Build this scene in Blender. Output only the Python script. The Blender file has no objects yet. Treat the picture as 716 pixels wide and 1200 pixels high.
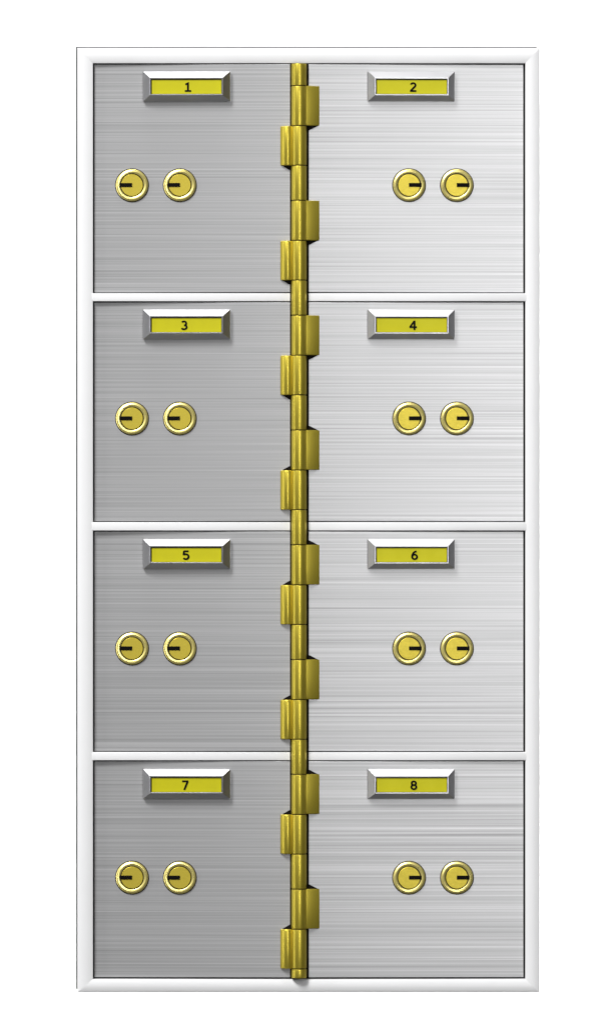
import bpy, bmesh, math, random
from mathutils import Vector
random.seed(7)
S = 0.0008                       # metres per unit of the drawing grid below
scene = bpy.context.scene
COL = scene.collection
WORLD = {}

def P(x, y, d=0.0):              # grid (x right, y down, d toward the viewer) -> metres
    return Vector(((x - 358.0) * S, -d * S, (600.0 - y) * S))

# ------------------------------------------------------------------ materials
def new_mat(name):
    m = bpy.data.materials.new(name); m.use_nodes = True
    nt = m.node_tree
    return m, nt, nt.nodes['Principled BSDF']

def noise_mat(name, c, rough, metal=0.0, var=0.06, scale=(60, 60, 60), rvar=0.05, bump=0.0,
              aniso=0.0, tangent=None, detail=4.0, fine=None, spec=0.5):
    """colour c varied by stretched noise in object space, each object at its own offset"""
    m, nt, b = new_mat(name)
    N, L = nt.nodes, nt.links
    tc = N.new('ShaderNodeTexCoord'); oi = N.new('ShaderNodeObjectInfo')
    off = N.new('ShaderNodeMath'); off.operation = 'MULTIPLY'; off.inputs[1].default_value = 37.0
    L.new(oi.outputs['Random'], off.inputs[0])
    def noise(sc):
        mp = N.new('ShaderNodeMapping'); mp.inputs['Scale'].default_value = sc
        L.new(tc.outputs['Object'], mp.inputs['Vector'])
        add = N.new('ShaderNodeVectorMath'); add.operation = 'ADD'
        L.new(mp.outputs[0], add.inputs[0]); L.new(off.outputs[0], add.inputs[1])
        nz = N.new('ShaderNodeTexNoise'); nz.inputs['Scale'].default_value = 1.0
        nz.inputs['Detail'].default_value = detail; nz.inputs['Roughness'].default_value = 0.6
        L.new(add.outputs[0], nz.inputs['Vector'])
        return nz.outputs['Fac']
    f = noise(scale)
    if fine:
        mx = N.new('ShaderNodeMix'); mx.data_type = 'FLOAT'; mx.inputs[0].default_value = 0.5
        L.new(f, mx.inputs[2]); L.new(noise(fine), mx.inputs[3]); f = mx.outputs[0]
    rp = N.new('ShaderNodeMapRange'); rp.inputs['From Min'].default_value = 0.3; rp.inputs['From Max'].default_value = 0.7
    rp.inputs['To Min'].default_value = 1 - var; rp.inputs['To Max'].default_value = 1 + var
    L.new(f, rp.inputs['Value'])
    mul = N.new('ShaderNodeVectorMath'); mul.operation = 'MULTIPLY'; mul.inputs[0].default_value = c[:3]
    L.new(rp.outputs[0], mul.inputs[1]); L.new(mul.outputs[0], b.inputs['Base Color'])
    rr = N.new('ShaderNodeMapRange'); rr.inputs['From Min'].default_value = 0.3; rr.inputs['From Max'].default_value = 0.7
    rr.inputs['To Min'].default_value = rough + rvar; rr.inputs['To Max'].default_value = rough - rvar
    L.new(f, rr.inputs['Value']); L.new(rr.outputs[0], b.inputs['Roughness'])
    b.inputs['Metallic'].default_value = metal
    b.inputs['Specular IOR Level'].default_value = spec
    if bump:
        bp = N.new('ShaderNodeBump'); bp.inputs['Strength'].default_value = bump; bp.inputs['Distance'].default_value = 0.0002
        L.new(f, bp.inputs['Height']); L.new(bp.outputs[0], b.inputs['Normal'])
    if aniso:
        b.inputs['Anisotropic'].default_value = aniso
        tg = N.new('ShaderNodeTangent'); tg.direction_type = 'RADIAL'; tg.axis = tangent
        L.new(tg.outputs[0], b.inputs['Tangent'])
    return m

M = {}
M['steel'] = noise_mat('brushed_steel', (0.44, 0.44, 0.445), 0.37, 0.55, var=0.29, scale=(1.6, 30, 540), rvar=0.02,
                       bump=0.015, detail=1.5, fine=(2.0, 60, 1000))
M['enamel'] = noise_mat('white_enamel', (0.73, 0.73, 0.735), 0.45, 0.0, var=0.012, scale=(25, 25, 25), rvar=0.04, spec=0.2)
M['shell'] = noise_mat('grey_steel_shell', (0.07, 0.07, 0.072), 0.5, 0.2, var=0.06)
M['dark'] = noise_mat('dark_gap', (0.022, 0.022, 0.023), 0.6, 0.0, var=0.1)
M['black'] = noise_mat('black_slot', (0.004, 0.0035, 0.003), 0.7, 0.0, var=0.1, spec=0.05)
M['leaf_shade'] = noise_mat('painted_leaf_shade', (0.006, 0.005, 0.004), 0.6, 0.0, var=0.1, spec=0.05)  # near-black colour painting the shadow beside each hinge leaf
M['brass'] = noise_mat('hinge_brass', (0.56, 0.45, 0.052), 0.36, 0.78, var=0.02, scale=(60, 60, 30), rvar=0.015)
M['brass_pin'] = noise_mat('aged_brass', (0.07, 0.05, 0.008), 0.45, 0.8, var=0.08, scale=(200, 200, 60))
M['gold'] = noise_mat('lock_gold', (0.93, 0.80, 0.27), 0.29, 0.72, var=0.03, scale=(150, 150, 150), rvar=0.03,
                      aniso=0.6, tangent='Y')
M['gold_plug'] = noise_mat('plug_gold', (0.58, 0.465, 0.055), 0.44, 0.7, var=0.12, scale=(260, 260, 700), rvar=0.08,
                           bump=0.25, fine=(1300, 400, 700))
M['bronze'] = noise_mat('dark_bronze', (0.022, 0.015, 0.004), 0.5, 0.5, var=0.1)
M['alu'] = noise_mat('satin_aluminium', (0.41, 0.41, 0.42), 0.33, 0.96, var=0.03, scale=(40, 200, 200), rvar=0.04)
M['yellow'] = noise_mat('yellow_card', (0.49, 0.455, 0.001), 0.5, 0.0, var=0.03, scale=(90, 90, 90), spec=0.3)
M['ink'] = noise_mat('black_ink', (0.005, 0.005, 0.004), 0.6, 0.0, var=0.1, spec=0.05)
M['wall'] = noise_mat('white_wall', (0.85, 0.85, 0.85), 0.8, 0.0, var=0.02, scale=(4, 4, 4))

# ------------------------------------------------------------------ objects
def link(name, bm, mats, parent=None, at=None, smooth=None):
    """bm holds coordinates relative to `at` (metres); links it as one object under parent"""
    bmesh.ops.recalc_face_normals(bm, faces=bm.faces)
    me = bpy.data.meshes.new(name); bm.to_mesh(me); bm.free()
    for k in (mats if isinstance(mats, (list, tuple)) else [mats]): me.materials.append(M[k])
    if smooth is not None:
        for p in me.polygons: p.use_smooth = True
        me.set_sharp_from_angle(angle=math.radians(smooth))
    return place(bpy.data.objects.new(name, me), parent, at)

def place(o, parent, at):
    COL.objects.link(o)
    at = Vector(at or (0, 0, 0)); WORLD[o.name] = at
    if parent: o.parent = parent; o.location = at - WORLD[parent.name]
    else: o.location = at
    return o

def add_box(bm, x0, x1, y0, y1, d0, d1, c, bevel=0.0, mat=0):
    """box in grid coordinates, stored relative to the metre point c"""
    tmp = bmesh.new(); bmesh.ops.create_cube(tmp, size=1.0)
    a, b = P(x0, y1, d0), P(x1, y0, d1)
    mid, sz = (a + b) / 2, b - a
    for v in tmp.verts: v.co = Vector((v.co.x * abs(sz.x), v.co.y * abs(sz.y), v.co.z * abs(sz.z))) + mid - c
    if bevel: bmesh.ops.bevel(tmp, geom=tmp.edges[:], offset=bevel * S, segments=3, profile=0.5, affect='EDGES')
    for f in tmp.faces: f.material_index = mat
    me = bpy.data.meshes.new('t'); tmp.to_mesh(me); tmp.free(); bm.from_mesh(me); bpy.data.meshes.remove(me)

def add_lathe(bm, prof, n=72, mats=None):
    """revolve (radius, depth) pairs about the depth axis through the local origin"""
    rings = []
    for r, d in prof:
        if r < 1e-6: rings.append([bm.verts.new((0, -d * S, 0))])
        else: rings.append([bm.verts.new((r * S * math.cos(2*math.pi*i/n), -d * S, r * S * math.sin(2*math.pi*i/n))) for i in range(n)])
    for k in range(len(rings) - 1):
        A, B = rings[k], rings[k + 1]
        for i in range(n):
            j = (i + 1) % n
            if len(A) == 1 and len(B) == 1: continue
            if len(B) == 1: f = bm.faces.new((A[i], A[j], B[0]))
            elif len(A) == 1: f = bm.faces.new((A[0], B[j], B[i]))
            else: f = bm.faces.new((A[i], A[j], B[j], B[i]))
            if mats: f.material_index = mats[k]

def add_ring_frame(bm, outer, inner, prof, c, close_back=None):
    """mitred rectangular frame; prof = (t, depth) with t 0 at the outer and 1 at the inner rectangle"""
    rows = []
    for t, d in prof:
        r = [o + (i - o) * t for o, i in zip(outer, inner)]     # x0,x1,y0,y1
        rows.append([bm.verts.new(P(x, y, d) - c) for x, y in ((r[0], r[2]), (r[1], r[2]), (r[1], r[3]), (r[0], r[3]))])
    for k in range(len(rows) - 1):
        for i in range(4):
            j = (i + 1) % 4
            bm.faces.new((rows[k][i], rows[k][j], rows[k+1][j], rows[k+1][i]))
            bm.edges.ensure_lookup_table()
    return rows

# ------------------------------------------------------------------ the setting
DEPTH = 600
bm = bmesh.new(); add_box(bm, -4000, 4700, -3000, 4200, -DEPTH - 60, -DEPTH, Vector((0, 0, 0)))
wall = link('wall', bm, 'wall', None, (0, 0, 0)); wall['kind'] = 'structure'

# ------------------------------------------------------------------ the cabinet
cab = place(bpy.data.objects.new('safe_deposit_cabinet', None), None, P(361, 1162.5, -DEPTH / 2))
cab.empty_display_size = 0.1
cab['label'] = 'white framed bank of eight brushed steel deposit box doors with a central brass hinge'
cab['category'] = 'deposit boxes'

X0, X1, Y0, Y1 = 91.2, 632.0, 56.2, 1163.0        # outside of the white trim
IX0, IX1, IY0, IY1 = 109.2, 615.3, 74.0, 1147.3   # opening
TOPS = [75.4, 354.3, 622.9, 892.1]
BOTS = [342.5, 610.7, 880.2, 1145.3]
RAILS = [(343.7, 353.0), (611.9, 621.7), (881.4, 890.9)]

c = P(361, 609, -DEPTH / 2)
bm = bmesh.new(); add_box(bm, X0 - 2.1, X1 - 3, Y0 - 2.3, Y1 - 3, -DEPTH, -10, c, 0.4)
link('cabinet_body', bm, 'shell', cab, c)

c = P(361, 609, 0)
bm = bmesh.new()
prof = [(0.0, -20), (0.0, 1.2)] + [(u, 1.2 + 1.6 * math.sin(math.pi * u) ** 0.8) for u in [k / 16 for k in range(1, 16)]] + [(1.0, 1.2), (1.0, -20)]
rows = add_ring_frame(bm, (X0, X1, Y0, Y1), (IX0, IX1, IY0, IY1), prof, c)
fr = link('frame', bm, 'enamel', cab, c, 50)
for e in fr.data.edges:                               # keep the four mitres sharp
    a, b = e.vertices
    if abs(a - b) == 4: e.use_edge_sharp = True

c = P(361, 609, -17)
bm = bmesh.new(); add_box(bm, IX0 - 4, IX1 + 4, IY0 - 4, IY1 + 4, -18, -16.5, c)
link('backing_panel', bm, 'dark', cab, c)

for a, b in RAILS:
    c = P(361, (a + b) / 2, 0)
    bm = bmesh.new()
    add_box(bm, IX0 - 1.6, 340.0, a, b, -16, 1.7, c, 0.5)
    add_box(bm, 361.6, IX1 + 1.6, a, b, -16, 1.7, c, 0.5)
    link('shelf_rail', bm, 'enamel', cab, c, 40)

c = P(350.7, 609, 0)
bm = bmesh.new(); add_box(bm, 340.3, 361.3, IY0 + 0.3, IY1 - 0.6, -16.0, 0.4, c, 0.3)
link('hinge_channel', bm, 'black', cab, c)

# --- hinge: a pin carrying one knuckle per segment
HX, HD, HR = 350.4, 4.0, 9.05
def vcyl(prof, n=64):
    """revolve (radius, height) about the vertical axis"""
    bm = bmesh.new(); rings = []
    for r, h in prof:
        rings.append([bm.verts.new((r*S*math.cos(2*math.pi*i/n), r*S*math.sin(2*math.pi*i/n), h*S)) for i in range(n)])
    for A, B in zip(rings, rings[1:]):
        for i in range(n): bm.faces.new((A[i], A[(i+1) % n], B[(i+1) % n], B[i]))
    bm.faces.new(rings[0]); bm.faces.new(rings[-1])
    return bm
ph = (1146.0 - 75.0) / 2
hinge = link('hinge_pin', vcyl([(8.3, -ph), (8.3, ph)]), 'brass_pin', cab, P(HX, (75 + 1146) / 2, HD), 40)
segs = [(74.6, 101.0)]
LEAVES = []
for k in range(8):
    b = 101.0 + 134.35 * k
    segs += [(b, b + 46.9), (b + 46.9, b + 93.3), (b + 93.3, min(b + 134.35, 1146.0))]
    LEAVES += [(k, 1, b, b + 46.6), (k, 0, b + 47.2, b + 93.2)]
for a, b in segs:
    h = (b - a) / 2 - 0.42
    link('knuckle', vcyl([(HR - 0.8, -h), (HR - 0.15, -h + 0.35), (HR, -h + 0.9), (HR, h - 0.9), (HR - 0.15, h - 0.35), (HR - 0.8, h)]),
         'brass', hinge, P(HX, (a + b) / 2, HD), 40)

def leaf_bm(side, a, b, below, c):
    """curved brass leaf bent up from the door to the barrel, with its shadow at one end painted as a black wedge"""
    x_out, x_in = (374.2, 357.2) if side else (328.8, 342.8)
    bm = bmesh.new()
    n = 14; ends = []
    pts = [(0.0, 0.2)]
    for i in range(n + 1):
        u = i / n
        if side: pts.append((u, 0.5 + 7.2 * u - 2.2 * u * u))
        else: pts.append((u, 1.2 + 6.4 * math.sin(math.pi * (0.04 + 0.80 * u)) ** 0.8))
    pts.append((1.0, 0.2))
    for y, ins in ((a, 0.9), (a + 0.35, 0.25), (a + 1.0, 0.0), (b - 1.0, 0.0), (b - 0.35, 0.25), (b, 0.9)):
        ends.append([bm.verts.new(P(x_out + (x_in - x_out) * u + (ins * (0.5 if u < .2 else 0) * (1 if not side else -1)), y, max(0.2, d - ins)) - c) for u, d in pts])
    for A, B in zip(ends, ends[1:]):
        for i in range(len(pts) - 1): bm.faces.new((A[i], A[i+1], B[i+1], B[i]))
        bm.faces.new((A[-1], A[0], B[0], B[-1]))
    bm.faces.new(ends[0]); bm.faces.new(list(reversed(ends[-1])))
    # shadow by the leaf, painted as a black wedge, deepest at the barrel
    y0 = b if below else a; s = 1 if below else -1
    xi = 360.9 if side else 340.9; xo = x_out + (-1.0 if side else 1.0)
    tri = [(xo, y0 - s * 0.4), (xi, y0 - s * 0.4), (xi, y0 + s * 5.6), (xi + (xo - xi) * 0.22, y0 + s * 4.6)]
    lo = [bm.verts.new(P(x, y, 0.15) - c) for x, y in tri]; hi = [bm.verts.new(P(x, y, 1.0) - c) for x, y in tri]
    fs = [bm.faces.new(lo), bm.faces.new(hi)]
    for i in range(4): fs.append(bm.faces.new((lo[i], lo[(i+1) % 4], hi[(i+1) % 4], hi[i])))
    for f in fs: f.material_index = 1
    return bm

# --- number plates
def plate_frame_bm(x0, x1, y0, y1, ix0, ix1, iy0, iy1, c):
    bm = bmesh.new()
    wx = ix0 - x0
    def ring(ins_l, ins_r, ins_t, ins_b, d):
        return [bm.verts.new(P(x, y, d) - c) for x, y in ((x0+ins_l, y0+ins_t), (x1-ins_r, y0+ins_t), (x1-ins_r, y1-ins_b), (x0+ins_l, y1-ins_b))]
    L, R, T, B = ix0 - x0, x1 - ix1, iy0 - y0, y1 - iy1
    lip = 1.5
    rs = [ring(0, 0, 0, 0, 0.05), ring(0, 0, 0, 0, 6.0), ring(L - lip, R - lip, T - lip, B - lip, 13.5),
          ring(L - lip + .3, R - lip + .3, T - lip + .3, B - lip + .3, 13.7), ring(L - .2, R - .2, T - .2, B - .2, 13.7),
          ring(L, R, T, B, 13.5), ring(L, R, T, B, 0.05)]
    for A, Bq in zip(rs, rs[1:]):
        for i in range(4):
            j = (i + 1) % 4
            bm.faces.new((A[i], A[j], Bq[j], Bq[i]))
    add_box(bm, ix0 - 0.5, ix1 + 0.5, iy0 - 0.5, iy1 + 0.5, 1.0, 8.5, c, 0, 1)      # dark bed behind the card, its rim painting the recess shadow
    return bm

def arc(cx, cy, r, a0, a1, n=22, ry=None):
    return [(cx + r * math.cos(math.radians(a0 + (a1 - a0) * k / n)), cy + (ry or r) * math.sin(math.radians(a0 + (a1 - a0) * k / n))) for k in range(n + 1)]

STROKES = {          # centre lines of plain sans-serif numerals, one unit tall
    '1': [[(-.22, .27), (.03, .40), (.03, -.36)], [(-.27, -.42), (.33, -.42)]],
    '2': [arc(0, .205, .22, 165, -38) + [(-.24, -.40)], [(-.30, -.42), (.30, -.42)]],
    '3': [arc(-.01, .20, .21, 150, -90, ry=.22), arc(-.01, -.195, .255, 90, -152, ry=.225)],
    '4': [[(.12, .46), (-.29, -.19)], [(-.35, -.20), (.36, -.20)], [(.13, .50), (.13, -.50)]],
    '5': [[(.26, .42), (-.20, .42)], [(-.18, .46), (-.215, .0)] , arc(-.01, -.155, .265, 128, -145, ry=.265)],
    '6': [arc(.01, -.18, .235, 0, 360, 40, ry=.24), [(-.225, -.17), (-.20, .04), (-.10, .24), (.04, .37), (.20, .42)]],
    '7': [[(-.30, .42), (.30, .42)], [(.235, .42), (-.09, -.50)]],
    '8': [arc(0, .215, .20, 0, 360, 40), arc(0, -.195, .235, 0, 360, 40, ry=.225)],
}

def digit_bm(ch, height, w=0.185):
    """a bold numeral built from broad strokes, centred on the local origin, facing the viewer"""
    bm = bmesh.new()
    for s, pts in enumerate(STROKES[ch]):
        n = len(pts); closed = math.dist(pts[0], pts[-1]) < 1e-6
        if closed: pts = pts[:-1]; n -= 1
        L, R = [], []
        for k in range(n):
            a = pts[k - 1] if (k or closed) else pts[k]; b = pts[(k + 1) % n] if (k < n - 1 or closed) else pts[k]
            p = pts[k]
            d1 = Vector((p[0] - a[0], p[1] - a[1])); d2 = Vector((b[0] - p[0], b[1] - p[1]))
            if d1.length < 1e-9: d1 = d2
            if d2.length < 1e-9: d2 = d1
            d1.normalize(); d2.normalize()
            t = (d1 + d2).normalized(); m = w / 2 / max(0.5, t.dot(d1))
            nx, ny = -t.y * m, t.x * m
            L.append((p[0] + nx, p[1] + ny)); R.append((p[0] - nx, p[1] - ny))
        top = -(0.5 + 0.06 * s) * S                     # each stroke a hair prouder, so no faces coincide
        V = lambda q, y: bm.verts.new((q[0] * 1.12 * height * S, y, q[1] * height * S))
        lt, rt = [V(q, top) for q in L], [V(q, top) for q in R]
        lb, rb = [V(q, 0.02 * s * S) for q in L], [V(q, 0.02 * s * S) for q in R]
        for k in range(n if closed else n - 1):
            j = (k + 1) % n
            bm.faces.new((lt[k], lt[j], rt[j], rt[k])); bm.faces.new((lb[k], rb[k], rb[j], lb[j]))
            bm.faces.new((lt[k], lb[k], lb[j], lt[j])); bm.faces.new((rt[k], rt[j], rb[j], rb[k]))
        if not closed:
            bm.faces.new((lt[0], rt[0], rb[0], lb[0])); bm.faces.new((lt[-1], lb[-1], rb[-1], rt[-1]))
    return bm

TOE = [(1.5, 1.75, 1.85, 1.75), (1.75, 1.4, 1.45, 1.5)]
NUM_X = [220.6, 483.4, 216.5, 483.4, 218.6, 485.0, 217.8, 484.2]
PLATE_Y = [84.2, 363.0, 632.0, 901.2]
LOCK_Y = [217.0, 490.4, 760.0, 1028.6]
LOCK_X = [(155.0, 211.0), (479.2, 535.2)]

for n in range(8):
    r, s = n // 2, n % 2
    dx0, dx1 = (110.8, 340.0) if s == 0 else (361.6, 613.1)
    c = P((dx0 + dx1) / 2, (TOPS[r] + BOTS[r]) / 2, 0)
    bm = bmesh.new(); add_box(bm, dx0, dx1, TOPS[r], BOTS[r], -8.4, 0, c, 0.45)
    door = link('door', bm, 'steel', cab, c)
    door['label'] = 'brushed steel door with the yellow plate numbered %d' % (n + 1)
    # plate
    px0, px1, ix0, ix1 = (168.3, 270.0, 177.6, 260.6) if s == 0 else (430.9, 532.2, 439.9, 523.4)
    py0 = PLATE_Y[r]; py1 = py0 + 34.6; iy0, iy1 = py0 + 8.9, py0 + 27.0
    pc = P((px0 + px1) / 2, (py0 + py1) / 2, 0)
    link('plate_frame', plate_frame_bm(px0, px1, py0, py1, ix0, ix1, iy0, iy1, pc), ['alu', 'dark'], door, pc)
    bm = bmesh.new(); add_box(bm, ix0 + 1.1, ix1 - 0.6, iy0 + 1.2, iy1 - 0.5, 8.5, 11.6, pc, 0.2)
    link('plate_card', bm, 'yellow', door, pc)
    nc = P(NUM_X[n], py0 + 18.5, 11.55)
    link('numeral', digit_bm(str(n + 1), 10.9), 'ink', door, nc)
    # locks
    for lx in LOCK_X[s]:
        lc = P(lx, LOCK_Y[r], 0)
        bm = bmesh.new()
        add_lathe(bm, [(19.8, 0.05), (19.8, 0.7), (18.8, 0.8), (18.7, 1.9), (17.9, 2.5), (16.4, 3.0), (14.6, 2.7), (14.0, 2.4), (13.9, 0.4), (0, 0.4)],
                  mats=[1, 1, 0, 0, 0, 0, 0, 1, 1])
        link('lock_collar', bm, ['gold', 'bronze'], door, lc, 25)
        bm = bmesh.new()
        add_lathe(bm, [(12.9, 0.45), (12.9, 2.0), (12.5, 2.3), (0, 2.3)])
        link('lock_plug', bm, 'gold_plug', door, lc, 20)
        bm = bmesh.new()
        k0, k1 = (lx - 14.6, lx + 0.2) if s == 0 else (lx - 0.2, lx + 14.6)
        add_box(bm, k0, k1, LOCK_Y[r] - 2.5, LOCK_Y[r] + 2.1, 1.6, 3.0, lc)
        link('keyhole', bm, 'black', door, lc)
    # the doors do not sit quite flat: each leans back a little toward its outer edge
    ang = math.radians(TOE[s][r] * (1 if s else -1))
    e = Vector(((-1 if s else 1) * (dx1 - dx0) / 2 * S, 0, 0))
    door.rotation_euler = (0, 0, ang)
    turned = Vector((e.x * math.cos(ang), e.x * math.sin(ang), 0))
    door.location += e - turned + Vector((0, -2.2 * S, 0))
    # hinge leaves riveted to this door
    for k, side, a, b in LEAVES:
        if side == s and k // 2 == r:
            c2 = P(366 if s else 335, (a + b) / 2, 0)
            link('hinge_leaf', leaf_bm(side, a, b, k <= 2, c2), ['brass', 'leaf_shade'], door, c2, 50)

# ------------------------------------------------------------------ camera
cam = bpy.data.cameras.new('camera'); co = bpy.data.objects.new('camera', cam); COL.objects.link(co)
DIST = 6.0
co.location = (0, -DIST, 0); co.rotation_euler = (math.radians(90), 0, 0)
cam.sensor_fit = 'VERTICAL'; cam.sensor_height = 36.0
cam.lens = 36.0 * DIST / (1200 * S)
cam.clip_start = 0.1; cam.clip_end = 60
scene.camera = co

# ------------------------------------------------------------------ light
w = bpy.data.worlds.new('World'); scene.world = w; w.use_nodes = True
bg = w.node_tree.nodes['Background']; bg.inputs[0].default_value = (1, 1, 1, 1); bg.inputs[1].default_value = 0.05

def area(name, loc, target, sx, sy, power, color=(1, 1, 1), spread=180):
    l = bpy.data.lights.new(name, 'AREA'); l.shape = 'RECTANGLE'; l.size = sx; l.size_y = sy
    l.energy = power; l.color = color; l.spread = math.radians(spread)
    o = bpy.data.objects.new(name, l); COL.objects.link(o); o.location = loc
    o.rotation_euler = (Vector(target) - Vector(loc)).to_track_quat('-Z', 'Y').to_euler()
    return o

area('key_softbox', (-3.0, -4.9, 5.4), (0, 0, 0), 2.4, 2.4, 800)
area('added_front_light', (0.46, -2.3, 0.30), (0.1, 0, 0.05), 0.22, 1.9, 16)  # added lamp out of view, brightens the right-hand doors
area('added_left_strip', (-1.8, -0.5, 0.1), (0, 0, 0), 0.25, 2.4, 9)  # added unseen strip, lifts the hinge's left side and left plate bevels
area('added_top_light', (-0.2, -0.40, 3.2), (0, -0.05, 0), 1.4, 0.6, 40)  # added unseen overhead lamp, whitens the upper plate bevels
area('added_wall_light', (0.85, 0.20, -0.2), (0.45, 0.48, -0.2), 0.2, 2.2, 17, spread=110)  # added out-of-view lamps, here and below, push the wall to white
area('added_wall_light', (-0.85, 0.20, 0.0), (-0.45, 0.48, 0), 0.2, 2.2, 5, spread=110)
area('added_wall_light', (0.0, 0.20, -1.05), (0.0, 0.48, -0.65), 1.6, 0.2, 20, spread=110)

scene.view_settings.exposure = 0.0
scene.view_settings.view_transform = 'Standard'; scene.view_settings.look = 'None'
scene.view_settings.gamma = 1.0
